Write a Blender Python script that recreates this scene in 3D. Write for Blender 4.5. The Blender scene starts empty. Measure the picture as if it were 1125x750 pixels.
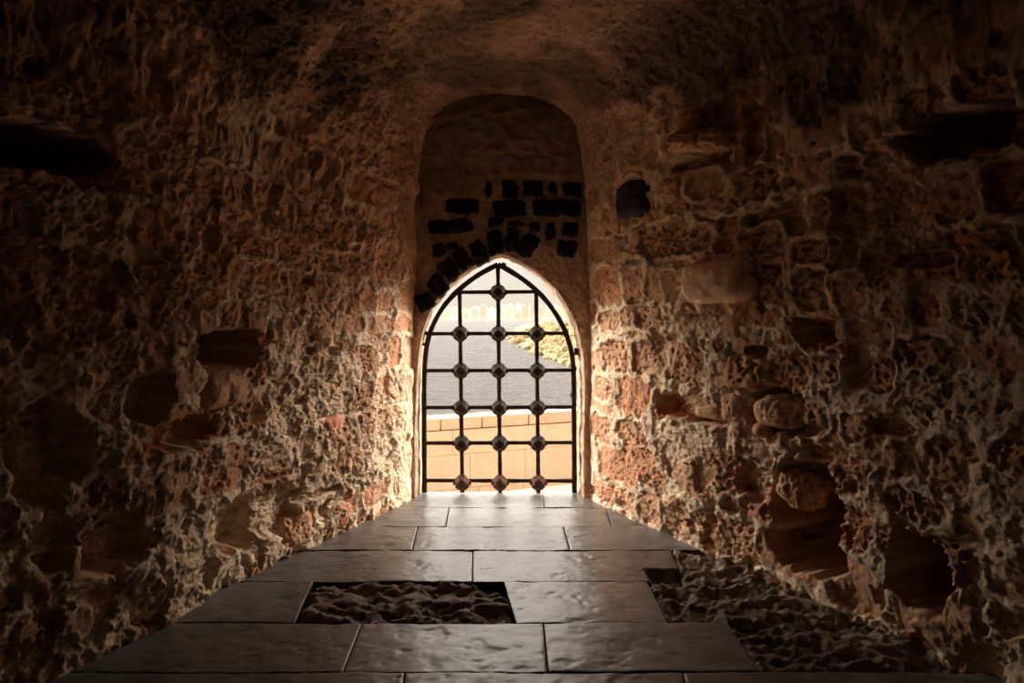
import bpy, bmesh, math, random
import numpy as np
from mathutils import Vector, Matrix

random.seed(7)
rng = np.random.default_rng(11)
S = bpy.context.scene
COL = S.collection

# ------------------------------------------------------------------ camera model
F, CX, CY, EYE = 800.0, 550.0, 347.0, 1.40      # focal length (px), principal point, eye height (m)

def ray(px, py):
    return (px - CX) / F, (CY - py) / F          # X/Y and (Z-EYE)/Y slopes

def at(px, py, Y):
    a, b = ray(px, py)
    return Vector((a * Y, Y, EYE + b * Y))

def floor_y(py):
    return F * EYE / (py - CY)

# ------------------------------------------------------------------ noise
_perm = np.random.default_rng(3).permutation(256)
PERM = np.concatenate([_perm, _perm, _perm]).astype(np.int32)
_g = np.array([[1,1,0],[-1,1,0],[1,-1,0],[-1,-1,0],[1,0,1],[-1,0,1],[1,0,-1],[-1,0,-1],
               [0,1,1],[0,-1,1],[0,1,-1],[0,-1,-1],[1,1,0],[-1,1,0],[0,-1,1],[0,-1,-1]], np.float32)

def pnoise(P):
    P = np.asarray(P, np.float32)
    I = np.floor(P).astype(np.int32)
    f = P - I
    I &= 255
    u = f * f * f * (f * (f * 6 - 15) + 10)
    def c(dx, dy, dz):
        h = PERM[PERM[PERM[I[..., 0] + dx] + I[..., 1] + dy] + I[..., 2] + dz] & 15
        g = _g[h]
        return g[..., 0] * (f[..., 0] - dx) + g[..., 1] * (f[..., 1] - dy) + g[..., 2] * (f[..., 2] - dz)
    x00 = c(0,0,0) * (1 - u[..., 0]) + c(1,0,0) * u[..., 0]
    x10 = c(0,1,0) * (1 - u[..., 0]) + c(1,1,0) * u[..., 0]
    x01 = c(0,0,1) * (1 - u[..., 0]) + c(1,0,1) * u[..., 0]
    x11 = c(0,1,1) * (1 - u[..., 0]) + c(1,1,1) * u[..., 0]
    y0 = x00 * (1 - u[..., 1]) + x10 * u[..., 1]
    y1 = x01 * (1 - u[..., 1]) + x11 * u[..., 1]
    return y0 * (1 - u[..., 2]) + y1 * u[..., 2]

def fbm(P, scale, octaves=4, gain=.5, off=0.0):
    P = np.asarray(P, np.float32) * scale + off
    a, t, n = 1.0, 0.0, 0.0
    for _ in range(octaves):
        t = t + a * pnoise(P); n += a
        P = P * 2.03 + 17.3; a *= gain
    return t / n

def ridged(P, scale, octaves=4, gain=.5, off=0.0):
    P = np.asarray(P, np.float32) * scale + off
    a, t, n = 1.0, 0.0, 0.0
    for _ in range(octaves):
        t = t + a * (1 - np.minimum(1, np.abs(pnoise(P)) * 2.2)); n += a
        P = P * 2.07 + 9.1; a *= gain
    return t / n

def worley(P, scale, off=0):
    """distance to the nearest and second nearest jittered point (3-D)"""
    P = np.asarray(P, np.float32) * scale + off
    I = np.floor(P).astype(np.int32); f = P - I
    I &= 255
    d1 = np.full(P.shape[:-1], 9.0, np.float32); d2 = d1.copy(); idn = np.zeros(P.shape[:-1], np.int32)
    for dx in (-1, 0, 1):
        for dy in (-1, 0, 1):
            for dz in (-1, 0, 1):
                h = PERM[PERM[PERM[(I[..., 0] + dx) & 255] + ((I[..., 1] + dy) & 255)] + ((I[..., 2] + dz) & 255)]
                j0 = PERM[h + 11] / 255.0; j1 = PERM[h + 77] / 255.0; j2 = PERM[h + 151] / 255.0
                d = np.sqrt((dx + j0 - f[..., 0])**2 + (dy + j1 - f[..., 1])**2 + (dz + j2 - f[..., 2])**2).astype(np.float32)
                near = d < d1
                d2 = np.where(near, d1, np.minimum(d2, d))
                idn = np.where(near, h, idn)
                d1 = np.where(near, d, d1)
    return d1, d2, idn

def sstep(a, b, x):
    t = np.clip((x - a) / (b - a), 0, 1)
    return t * t * (3 - 2 * t)

def lerp(a, b, t):
    return a + (b - a) * t

# ------------------------------------------------------------------ materials
def new_mat(name):
    m = bpy.data.materials.new(name); m.use_nodes = True
    nt = m.node_tree
    for n in list(nt.nodes):
        nt.nodes.remove(n)
    out = nt.nodes.new('ShaderNodeOutputMaterial')
    b = nt.nodes.new('ShaderNodeBsdfPrincipled')
    nt.links.new(b.outputs[0], out.inputs[0])
    return m, nt, b

def nd(nt, kind, **kw):
    n = nt.nodes.new(kind)
    for k, v in kw.items():
        if k in ('operation', 'blend_type', 'data_type', 'attribute_name', 'noise_dimensions', 'feature', 'distance', 'musgrave_type'):
            setattr(n, k, v)
        else:
            n.inputs[k].default_value = v
    return n

def stone_mat(name, base=None, attr=None, rough=.9, bump=.5, scale=70.0, vary=.35, spec=.25, dist=.006):
    """stone: colour from an attribute (kind of stone) or a constant, broken up by grain; fine relief in the bump"""
    m, nt, b = new_mat(name)
    L = nt.links.new
    tc = nt.nodes.new('ShaderNodeTexCoord')
    n1 = nd(nt, 'ShaderNodeTexNoise', Scale=scale * .16, Detail=8.0, Roughness=.65)
    n2 = nd(nt, 'ShaderNodeTexNoise', Scale=scale, Detail=6.0, Roughness=.7)
    L(tc.outputs['Object'], n1.inputs['Vector']); L(tc.outputs['Object'], n2.inputs['Vector'])
    mr = nt.nodes.new('ShaderNodeMapRange')
    mr.inputs['From Min'].default_value = .3; mr.inputs['From Max'].default_value = .7
    mr.inputs['To Min'].default_value = 1 - vary; mr.inputs['To Max'].default_value = 1 + vary
    L(n1.outputs['Fac'], mr.inputs['Value'])
    mr2 = nt.nodes.new('ShaderNodeMapRange')
    mr2.inputs['From Min'].default_value = .3; mr2.inputs['From Max'].default_value = .7
    mr2.inputs['To Min'].default_value = 1 - vary * .6; mr2.inputs['To Max'].default_value = 1 + vary * .6
    L(n2.outputs['Fac'], mr2.inputs['Value'])
    mu = nd(nt, 'ShaderNodeMath', operation='MULTIPLY'); L(mr.outputs[0], mu.inputs[0]); L(mr2.outputs[0], mu.inputs[1])
    vm = nd(nt, 'ShaderNodeVectorMath', operation='SCALE')
    if attr:
        at_ = nt.nodes.new('ShaderNodeAttribute'); at_.attribute_name = attr
        L(at_.outputs['Color'], vm.inputs[0])
    else:
        vm.inputs[0].default_value = base
    L(mu.outputs[0], vm.inputs['Scale'])
    L(vm.outputs[0], b.inputs['Base Color'])
    b.inputs['Roughness'].default_value = rough
    b.inputs['Specular IOR Level'].default_value = spec
    bp = nt.nodes.new('ShaderNodeBump'); bp.inputs['Strength'].default_value = bump; bp.inputs['Distance'].default_value = dist
    L(n2.outputs['Fac'], bp.inputs['Height'])
    L(bp.outputs[0], b.inputs['Normal'])
    return m

M = {}
M['masonry'] = stone_mat('eroded_masonry', attr='stone', rough=.92, bump=1.0, scale=95, vary=.28, spec=.12, dist=.007)
M['slab'] = stone_mat('paving_limestone', attr='stone', rough=.36, bump=.13, scale=60, vary=.25, spec=.5, dist=.004)
M['slab_rough'] = stone_mat('broken_limestone', attr='stone', rough=.7, bump=.6, scale=70, vary=.3, spec=.35)
M['bed'] = stone_mat('dirt_bed', (.03, .024, .018), rough=1, bump=.5, scale=50)
M['brick'] = stone_mat('black_basalt_brick', (.016, .012, .012), rough=.85, bump=.6, scale=60, spec=.2)
M['inset'] = stone_mat('inset_stone', attr='stone', rough=.85, bump=.5, scale=60, vary=.25, spec=.2)
M['iron'] = stone_mat('rusty_wrought_iron', (.040, .024, .019), rough=.75, bump=.4, scale=120, vary=.5, spec=.2, dist=.002)
M['rust'] = stone_mat('rusty_brown_iron', (.13, .062, .04), rough=.8, bump=.5, scale=120, vary=.5, spec=.3, dist=.002)
M['parapet'] = stone_mat('sandstone_parapet', (.39, .288, .215), rough=.9, bump=.3, scale=14, vary=.10, spec=.1)
M['coping'] = stone_mat('sandstone_coping', (.36, .255, .185), rough=.9, bump=.4, scale=14, vary=.16, spec=.1)
M['joint'] = stone_mat('parapet_joint_mortar', (.28, .18, .105), rough=.95, bump=.3, scale=20, vary=.2, spec=.1)
M['ground'] = stone_mat('pale_ground', (.70, .57, .42), rough=.95, bump=.3, scale=6, vary=.12, spec=.1)
M['rock'] = stone_mat('breakwater_rock', (.29, .22, .115), rough=.95, bump=.4, scale=3, vary=.2, spec=.1)
M['shore'] = stone_mat('far_shore', (.55, .47, .36), rough=1, bump=.2, scale=.05, vary=.2, spec=.05)

# ------------------------------------------------------------------ object helpers
def tag(o, label=None, cat=None, group=None, kind=None):
    if label: o['label'] = label
    if cat: o['category'] = cat
    if group: o['group'] = group
    if kind: o['kind'] = kind
    return o

def link(name, me, mat, parent=None):
    o = bpy.data.objects.new(name, me)
    COL.objects.link(o)
    if mat is not None:
        me.materials.append(mat)
    if parent is not None:
        o.parent = parent
    return o

def raw_mesh(name, V, Q, colr=None, smooth=True):
    V = np.asarray(V, np.float32); Q = np.asarray(Q, np.int32)
    me = bpy.data.meshes.new(name)
    me.vertices.add(len(V)); me.vertices.foreach_set('co', V.ravel())
    me.loops.add(Q.size); me.loops.foreach_set('vertex_index', Q.ravel())
    me.polygons.add(len(Q))
    me.polygons.foreach_set('loop_start', np.arange(0, Q.size, Q.shape[1], dtype=np.int32))
    me.polygons.foreach_set('loop_total', np.full(len(Q), Q.shape[1], np.int32))
    me.update(calc_edges=True)
    me.polygons.foreach_set('use_smooth', np.full(len(Q), smooth))
    if colr is not None:
        a = me.color_attributes.new('stone', 'FLOAT_COLOR', 'POINT')
        c = np.ones((len(V), 4), np.float32); c[:, :3] = colr
        a.data.foreach_set('color', c.ravel())
    return me

def grid_quads(n, m):
    i = np.arange(n - 1)[:, None] * m + np.arange(m - 1)[None, :]
    return np.stack([i, i + 1, i + m + 1, i + m], -1).reshape(-1, 4)

def grid_obj(name, P, mat, parent=None, colr=None):
    n, m = P.shape[:2]
    me = raw_mesh(name, P.reshape(-1, 3), grid_quads(n, m), None if colr is None else colr.reshape(-1, 3))
    return link(name, me, mat, parent)

def bm_obj(name, bm, mat, parent=None, smooth=False):
    me = bpy.data.meshes.new(name); bm.to_mesh(me); bm.free()
    if smooth:
        me.polygons.foreach_set('use_smooth', np.full(len(me.polygons), True))
    return link(name, me, mat, parent)

def empty(name, loc):
    o = bpy.data.objects.new(name, None); COL.objects.link(o); o.location = loc
    return o

# ------------------------------------------------------------------ tunnel shell (walls + vault)
Y0, Y1 = -2.2, 5.64
_ky = np.array([-3, 2.3, 2.9, 3.3, 3.85, 4.35, 5.0, 5.40, 5.55, 5.70])
_kl = np.array([1.95, 1.90, 1.68, 1.51, 1.37, 1.19, .87, .735, .69, .66])
_kr = np.array([2.10, 2.05, 1.86, 1.69, 1.46, 1.20, .89, .745, .70, .675])

def half_w(Y, side):
    return np.interp(Y, _ky, _kl if side < 0 else _kr)

def spring(Y):
    return np.interp(Y, [-3, 3.0, 5.0, 5.7], [2.35, 2.35, 2.05, 1.95])

def crown(Y):
    return np.interp(Y, [-3, 2.5, 5.40, 5.70], [3.60, 3.50, 3.06, 3.0])

def lean(z):
    return 1 - .05 * np.clip(z / 2.2, 0, 1.3)**2

ys = np.concatenate([np.linspace(Y0, 1.9, 60)[:-1], np.arange(1.9, 2.5, .016), np.arange(2.5, Y1 + .004, .008)])
NW, NA = 420, 240
ws = np.linspace(0, 1, NW)
th = np.linspace(0, math.pi / 2, NA + 1)[1:]

def side_profile(side):
    Yg = ys[:, None]
    zs, zc, w = spring(Yg), crown(Yg), half_w(Yg, side)
    zw = -.10 + (zs + .10) * ws[None, :]
    xw = w * lean(zw)
    n = np.interp(Yg, [3.0, 5.3], [3.0, 3.0])
    ct, st = np.cos(th)[None, :]**(2 / n), np.sin(th)[None, :]**(2 / n)
    xa = w * lean(zs) * np.maximum(ct, 0)
    za = zs + (zc - zs) * st
    X = np.concatenate([xw, xa], 1) * side
    Z = np.concatenate([zw, za], 1)
    P = np.stack([X, np.broadcast_to(Yg, X.shape), Z], -1)
    return P

def hit_wall(px, py, side):
    """where the sight line through a point of the photograph meets the wall"""
    a, b = ray(px, py)
    lo, hi = 1.0, 5.7
    for _ in range(50):
        m = (lo + hi) / 2
        z = EYE + b * m
        if abs(a) * m < half_w(m, side) * lean(z): lo = m
        else: hi = m
    return lo, EYE + b * lo

# --- courses of stones on the side walls (coordinates: length along the wall, height)
def stone_courses(seed):
    r = np.random.default_rng(seed)
    rows, z = [], -.15
    while z < 3.4:
        h = r.uniform(.15, .27)
        cuts, y = [], -3.0 + r.uniform(0, .3)
        while y < 6.4:
            cuts.append(y); y += r.uniform(.16, .42) * (1.25 if h > .22 else .95)
        rows.append((z, np.array(cuts)))
        z += h
    return rows

def course_field(l, z, seed):
    """distance to the nearest joint, a random per stone"""
    rows = stone_courses(seed)
    zr = np.array([q[0] for q in rows] + [rows[-1][0] + .2])
    ri = np.clip(np.searchsorted(zr, z) - 1, 0, len(rows) - 1)
    dz = np.minimum(z - zr[ri], zr[ri + 1] - z)
    dl = np.full(l.shape, 9.0, np.float32); sid = np.zeros(l.shape, np.int64)
    for k, (z0, cuts) in enumerate(rows):
        m = ri == k
        if not m.any(): continue
        ll = l[m]
        ci = np.clip(np.searchsorted(cuts, ll) - 1, 0, len(cuts) - 2)
        dl[m] = np.minimum(ll - cuts[ci], cuts[ci + 1] - ll)
        sid[m] = k * 101 + ci
    k = .05
    d = -np.log(np.exp(-np.maximum(dz, -.2) / k * 1.6) + np.exp(-np.maximum(dl, -.2) / k * 1.6)) * k / 1.6
    r = np.random.default_rng(seed + 5)
    tab = r.random((8192, 4)).astype(np.float32)
    return d, tab[sid % 8192]

# recesses in the masonry: (px, py, width px, height px, depth m, squareness, side)
HOLES = [
    (52, 500, 80, 106, .13, 2.6, -1),
    (252, 383, 62, 46, .8, 4, -1), (205, 476, 74, 38, .14, 2, -1), (165, 436, 46, 56, .11, 2, -1),
    (55, 165, 120, 50, .5, 4, -1), (128, 600, 76, 60, .12, 2, -1), (262, 575, 46, 60, .15, 2, -1),
    (60, 600, 50, 60, .09, 2, -1), (232, 262, 20, 34, .05, 2, -1),
    (338, 308, 14, 12, .06, 4, -1), (418, 374, 12, 14, .05, 4, -1), (350, 175, 14, 26, .05, 2, -1), (366, 386, 20, 10, .05, 4, -1),
    (305, 560, 50, 50, .07, 3, -1), (340, 545, 70, 8, .05, 4, -1), (300, 525, 36, 8, .05, 4, -1), (410, 449, 80, 4, .03, 4, -1),
    (425, 200, 34, 8, .03, 3, -1), (342, 385, 10, 9, .05, 4, -1), (283, 452, 16, 26, .05, 3, -1), (330, 440, 14, 10, .04, 3, -1),
    (895, 364, 44, 30, .17, 3, 1), (738, 446, 34, 26, .14, 4, 1), (778, 461, 46, 11, .12, 4, 1),
    (852, 450, 66, 54, .15, 2.5, 1), (882, 568, 70, 118, .8, 3.5, 1), (1060, 142, 130, 52, .5, 4, 1),
    (1008, 628, 56, 84, .5, 3, 1), (648, 536, 16, 12, .06, 3, 1),
    (684, 556, 20, 10, .05, 3, 1), (960, 232, 90, 130, .05, 3, 1), (830, 386, 22, 14, .06, 3, 1),
    (755, 349, 70, 8, .04, 4, 1), (825, 140, 26, 60, .07, 3, 1), (733, 206, 12, 11, .06, 2, 1),
    (905, 500, 70, 18, .06, 2, 1), (1010, 285, 70, 18, .07, 3, 1), (760, 178, 60, 14, .07, 3, 1),
    (725, 388, 34, 40, .03, 2, 1), (870, 470, 60, 16, .08, 3, 1), (826, 530, 40, 40, .06, 2, 1), (650, 415, 6, 60, .02, 2, 1),
    (940, 400, 20, 60, .05, 3, 1), (975, 470, 46, 24, .06, 2, 1), (700, 330, 20, 8, .04, 3, 1),
]

WALL_ALB = 1.54
# single stones told apart in the right-hand masonry: (px, py, width px, height px, kind)
def zc3(x, y, w, h, k): return (544 + .384 * x, 256 + .384 * y, w * .384, h * .384, k)
SET_R = [zc3(*q) for q in [
    (545,372,118,118,'H'), (335,350,78,92,'H'), (432,355,92,100,'H'), (303,445,52,66,'H'), (388,465,100,108,'R'),
    (345,668,108,92,'R'), (388,572,88,70,'H'), (545,605,200,104,'P'), (318,150,76,112,'R'), (478,150,108,96,'S'),
    (435,245,78,66,'H'), (318,250,60,56,'H'), (443,702,78,66,'H'), (665,672,130,110,'B'), (838,395,108,126,'H'),
    (940,390,78,80,'H'), (895,532,112,100,'H'), (922,628,92,68,'H'), (905,700,170,90,'S'), (795,150,76,120,'H'),
    (903,160,104,128,'H'), (570,272,128,52,'P'), (1070,285,130,76,'S'), (1090,405,104,100,'H'), (1040,560,118,86,'H'),
    (570,725,130,60,'B'), (300,560,56,80,'H'), (1010,690,130,90,'H'), (430,20,110,80,'S'), (560,20,110,80,'H'),
    (310,50,90,70,'S'), (760,20,130,80,'H'), (900,50,110,70,'H'), (1020,170,90,110,'B'), (760,640,70,90,'P'), (520,690,60,50,'B'),
]] + [(774, 202, 42, 34, 'S'), (728, 262, 60, 40, 'H'), (700, 170, 40, 36, 'B'), (830, 200, 44, 40, 'H'), (700, 505, 40, 30, 'R'), (760, 525, 44, 34, 'B'), (800, 520, 36, 40, 'H')]
def zl(x, y, w, h, k): return (180 + .546 * x, 150 + .546 * y, w * .546, h * .546, k)
SET_L = [zl(*q) for q in [
    (350,540,62,56,'P'), (240,575,60,70,'P'), (140,360,70,60,'H'), (185,375,40,50,'S'), (325,385,40,60,'S'), (265,420,56,60,'P'),
    (410,450,60,60,'H'), (360,465,80,60,'P'), (430,570,60,50,'H'), (290,550,50,60,'P'), (100,250,70,90,'H'), (150,290,60,90,'S'),
    (300,180,60,70,'H'), (350,200,60,60,'H'), (450,260,40,90,'H'), (430,110,90,60,'R'), (290,100,50,50,'S'), (40,490,70,60,'S'),
    (215,690,90,70,'H'), (300,690,120,80,'P'), (90,650,60,60,'H'), (420,640,80,60,'P'), (370,650,60,50,'B'), (210,280,50,50,'R'),
    (260,230,60,60,'R'), (400,330,60,50,'R'), (330,300,60,50,'B'), (230,450,40,60,'P'),
]]

WALL_ALB = 1.54
def relief(P, side):
    """inward relief (m) and stone colour over the shell surface"""
    X, Y, Z = P[..., 0], P[..., 1], P[..., 2]
    up = sstep(2.2, 3.0, Z)                                     # plastered vault
    l = Y * 1.06
    Pw = P.astype(np.float32)
    wl = fbm(Pw, 2.2, 2, off=31) * .07 + fbm(Pw, 8, 3, off=7) * .026
    wz = fbm(Pw, 2.2, 2, off=63) * .06 + fbm(Pw, 8, 3, off=91) * .024
    d, rnd = course_field((l + wl).ravel(), (Z + wz).ravel(), 21 if side < 0 else 44)
    d = d.reshape(Y.shape); rnd = rnd.reshape(Y.shape + (4,))
    big = fbm(Pw, 1.1, 3, off=3)
    mid = fbm(Pw, 4.5, 4, off=12)
    fine = fbm(Pw, 26, 4, gain=.65, off=40)
    warp = np.stack([fbm(Pw, 14, 2, off=o) for o in (1, 51, 101)], -1) * .014
    w1, w1b, _ = worley(Pw + warp, 27, 5)
    w5, w5b, _ = worley(Pw + warp, 48, 9)
    w3, w4, wid = worley(Pw + warp, 9, 50)
    fine2 = fbm(Pw, 75, 2, off=15)
    def terrace(x, step, k=.8):
        q = x / step; f = np.floor(q); r = q - f
        return (f + lerp(r, sstep(.38, .62, r), k)) * step
    stone = sstep(.012, .022, d + fine * .022)
    covered = sstep(-.03, .04, fbm(Pw, 1.7, 3, off=150) + .13 * (Z - 1.95) + .12 * mid + (.09 if side < 0 else -.07))   # old render left over the stones
    covered = np.maximum(covered * .9, up)
    setb = (rnd[..., 0] - .62) * .034 - .04 * (rnd[..., 0] < .08)
    hc = 1.0 * (rnd[..., 1] > .42)
    kind = rnd[..., 2].copy(); palek = 1.0 * (rnd[..., 3] > .85)
    # the stones that can be told apart replace the random courses where they lie
    wob = fbm(Pw, 11, 3, off=905) * .42
    near = np.zeros_like(Y); inside = np.zeros_like(Y)
    rs = np.random.default_rng(5)
    for (px, py, wpx, hpx, kd) in (SET_R if side > 0 else SET_L):
        yc, zc = hit_wall(px, py, side)
        ya, _ = hit_wall(px - wpx / 2, py, side); yb, _ = hit_wall(px + wpx / 2, py, side)
        ry, rz = abs(ya - yb) / 2, hpx / 2 * yc / F
        tl = rs.uniform(-.12, .12)
        dy, dz = Y - yc, Z - zc
        q = (np.abs((dy + tl * dz) / ry)**4 + np.abs((dz - tl * dy) / rz)**4)**.25 + wob
        s_ = 1 - sstep(.90, 1.02, q); n_ = 1 - sstep(1.15, 1.35, q)
        near = np.maximum(near, n_)
        inside = np.maximum(inside, s_)
        on = s_ > .02
        setb[on] = rs.uniform(-.030, -.006) if side > 0 else rs.uniform(-.012, .016); hc[on] = {'H': 1.0, 'R': .45, 'P': .5}.get(kd, 0.0)
        kind[on] = {'R': .95, 'B': .2, 'H': rs.uniform(.2, .7), 'S': .3, 'P': .4}[kd]; palek[on] = 1.0 * (kd == 'P')
    soft = .55 if side < 0 else 1.0
    stone = lerp(stone, inside, near)
    covered = lerp(covered, covered * (1 - soft), near) * (1 - .0)
    covered = np.maximum(covered, up)
    bare = 1 - covered
    h = big * .055 + mid * .012
    h = h + terrace(fbm(Pw, 6.5, 5, gain=.58, off=210) * .060, .011) * lerp(.7, 1.15, covered) * (1.0 if side > 0 else 1.35)
    h = h + bare * stone * setb
    # honeycomb weathering: round pits with sharp rims
    hcm = hc * lerp(1, .2, covered) * stone
    pz = fbm(Pw, 5, 2, off=610)
    h = h - hcm * ((1 - sstep(.30, .40, w1 + pz * .22)) * .022 + (1 - sstep(.28, .40, w5 + pz * .2)) * .009)
    h = h + fine * .014 + fine2 * .009
    h = h - sstep(.11, .15, fbm(Pw, 13, 4, gain=.6, off=410)) * lerp(.004, .012 if side < 0 else .008, covered)       # knocked-out chips
    # mortar level with or proud of the weathered stones, open in places
    mort = (1 - stone) * bare
    h = h + mort * (.008 - .034 * sstep(.10, .16, fbm(Pw, 4, 3, off=200)))
    # sockets where a stone fell out, scattered pits, and flakes fallen from the render
    sock = (1 - sstep(.22, .27, w3 + mid * .35)) * (wid % 7 == 0) * (1 - up) * (1 - near)
    h = h - sock * .05
    pit = (1 - sstep(.09, .13, w3 + fine * .18)) * (wid % 3 == 1)
    h = h - pit * .032
    flake = sstep(.06, .07, fbm(Pw, 3.4, 5, gain=.62, off=300)) * covered
    h = h - flake * .012
    # lower part: coral-like cavities
    low = (1 - sstep(.2, 1.15, Z)) * sstep(5.2, 4.2, Y)
    cav = sstep(.07, .12, fbm(Pw, 4.6, 5, gain=.55, off=500))
    h = h - cav * low * .045
    h = lerp(big * .055, h, .66)                                # weathered, but still close to one plane
    # named recesses
    ww = fbm(Pw, 10, 3, off=900) * .5
    mask = np.zeros_like(Y)
    for (px, py, wpx, hpx, dep, sq, sd) in HOLES:
        if sd != side: continue
        yc, zc = hit_wall(px, py, side)
        ya, _ = hit_wall(px - wpx / 2, py, side); yb, _ = hit_wall(px + wpx / 2, py, side)
        ry, rz = abs(ya - yb) / 2 + .004, hpx / 2 * yc / F
        q = (np.abs((Y - yc) / ry)**sq + np.abs((Z - zc) / rz)**sq)**(1 / sq)
        s = 1 - sstep(.78, 1.08, q + ww)
        h = np.where(s > 0, lerp(h, np.minimum(h, -dep + mid * .05 + fine * .035 + fine2 * .012), s), h)
        mask = np.maximum(mask, s)
    # keep the window end and the foot of the wall tidy
    endk = sstep(5.64, 5.25, Y)
    h = h * lerp(.35, 1, endk)
    h = np.clip(h, -.8, .10)
    # colour: what each thing is made of
    t = kind
    pale, brown, red = np.array([.50, .385, .28]), np.array([.37, .225, .14]), np.array([.385, .195, .115])
    c = lerp(brown, red, sstep(.3, .8, t)[..., None])
    c = lerp(c, pale, (palek * .8)[..., None])
    mortar_c = np.array([.50, .39, .285])
    plaster_c = lerp(np.array([.37, .225, .155]), np.array([.44, .28, .195]), sstep(-.2, .25, fbm(Pw, 2.5, 4, off=700))[..., None])
    pale_low = sstep(1.55, .85, Z + mid * .6)[..., None]         # whitish lime render survives low down
    plaster_c = lerp(plaster_c, np.array([.52, .41, .295]), pale_low * .8)
    c = lerp(mortar_c, c, stone[..., None])
    c = lerp(c, plaster_c, covered[..., None])
    # soot and damp staining on the vault, with its own ragged outline
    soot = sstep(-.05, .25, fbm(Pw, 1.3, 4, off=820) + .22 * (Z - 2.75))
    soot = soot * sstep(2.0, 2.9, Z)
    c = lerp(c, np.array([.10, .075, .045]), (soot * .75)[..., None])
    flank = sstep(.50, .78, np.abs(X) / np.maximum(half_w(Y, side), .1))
    soot_vignette = sstep(-.05, .22, fbm(Pw, 1.6, 4, off=860) * .9 + (Z - 2.55) * .7 + (4.35 - Y) * .10) * flank * sstep(5.1, 4.5, Y) * sstep(1.9, 2.5, Z + mid * .5)
    c = lerp(c, np.array([.055, .038, .026]), (soot_vignette * .8)[..., None])      # soot on the upper flanks, with a dark vignette painted in
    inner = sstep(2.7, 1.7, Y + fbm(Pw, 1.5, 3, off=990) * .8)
    c = lerp(c, np.array([.045, .033, .025]), (inner * .9)[..., None])      # unseen inner passage, darkened to cut bounce onto the near walls
    c = c * (1 + .25 * mid[..., None])
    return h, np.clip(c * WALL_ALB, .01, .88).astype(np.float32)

def normals(P):
    du = np.gradient(P, axis=0); dv = np.gradient(P, axis=1)
    n = np.cross(du, dv)
    return n / np.maximum(np.linalg.norm(n, axis=-1, keepdims=True), 1e-9)

shell = {}
for side in (-1, 1):
    P = side_profile(side)
    N = normals(P)
    C = np.array([0.0, 3.0, 1.4])
    inward = np.sign(np.sum(N * (np.array([0, 0, 1.4]) - np.stack([P[..., 0], 0 * P[..., 0], P[..., 2]], -1)), -1, keepdims=True))
    N = N * inward
    N[:, -1] = (0, 0, -1)
    h, c = relief(P, side)
    if side > 0:                                    # both halves meet along the crown
        k = np.linspace(0, 1, 60)**2
        hl, cl = shell[-1][1][:, -60:], shell[-1][2][:, -60:]
        h[:, -60:] = lerp(h[:, -60:], hl[:, -1:] , k[None, :]) if False else h[:, -60:]
        h[:, -1] = shell[-1][1][:, -1]; c[:, -1] = shell[-1][2][:, -1]
    D = P + N * h[..., None]
    shell[side] = (D, h, c)

CUT = NW - 56
for side, nm in ((-1, 'wall_left'), (1, 'wall_right')):
    D, h, c = shell[side]
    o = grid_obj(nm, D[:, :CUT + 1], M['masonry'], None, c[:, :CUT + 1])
    tag(o, ('eroded stone wall splaying away left of the barred window' if side < 0 else
            'eroded stone wall splaying away right of the barred window'), 'wall', kind='structure')
WALL = {-1: bpy.data.objects['wall_left'], 1: bpy.data.objects['wall_right']}
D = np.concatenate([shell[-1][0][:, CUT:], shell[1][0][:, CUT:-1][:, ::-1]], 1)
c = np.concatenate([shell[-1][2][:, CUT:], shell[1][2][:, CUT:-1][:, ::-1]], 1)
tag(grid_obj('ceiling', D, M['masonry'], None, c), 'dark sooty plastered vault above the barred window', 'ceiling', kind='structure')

# rear end of the passage, behind the viewer; dark to hold down bounce
g = np.stack(np.meshgrid(np.linspace(-2.6, 2.6, 60), np.linspace(-.2, 4.0, 50), indexing='ij'), -1)
P = np.stack([g[..., 0], np.full(g.shape[:2], Y0 + .1), g[..., 1]], -1)
P[..., 1] += fbm(P, 2, 3) * .08
tag(grid_obj('wall_rear', P, M['masonry'], None, np.broadcast_to(np.array([.06, .045, .035], np.float32), P.shape).copy()),
    'plain stone wall closing the passage behind the viewer', 'wall', kind='structure')

# ------------------------------------------------------------------ window wall with the pointed opening
YF, YO = 5.60, 5.86                                    # inner face, outer face
def outline(pts, n):
    """smooth even resampling of a polyline"""
    p = np.array(pts, float)
    for _ in range(3):
        q = [p[0]]
        for a, b in zip(p[:-1], p[1:]):
            q += [a * .75 + b * .25, a * .25 + b * .75]
        q.append(p[-1]); p = np.array(q)
    s = np.r_[0, np.cumsum(np.linalg.norm(np.diff(p, axis=0), axis=1))]
    t = np.linspace(0, s[-1], n)
    return np.stack([np.interp(t, s, p[:, 0]), np.interp(t, s, p[:, 1])], 1)

L_PX = [(463, 556), (463, 470), (463.5, 400), (466, 376), (472, 353), (481, 334), (492, 319), (505, 307), (524, 294), (540, 286.5), (550, 283)]
R_PX = [(550, 283), (556, 284.5), (570, 290.5), (588, 302.5), (602, 316), (614, 332), (623, 350), (630, 372), (633.5, 395), (634, 470), (634, 556)]
def px2xz(p, Y): return np.stack([(p[:, 0] - CX) * Y / F, EYE + (CY - p[:, 1]) * Y / F], 1)
oo = px2xz(np.concatenate([outline(L_PX, 280), outline(R_PX, 280)[1:]]), YO)      # outer edge of the opening
nt_ = len(oo)
tt = np.linspace(-1, 1, nt_)
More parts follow.
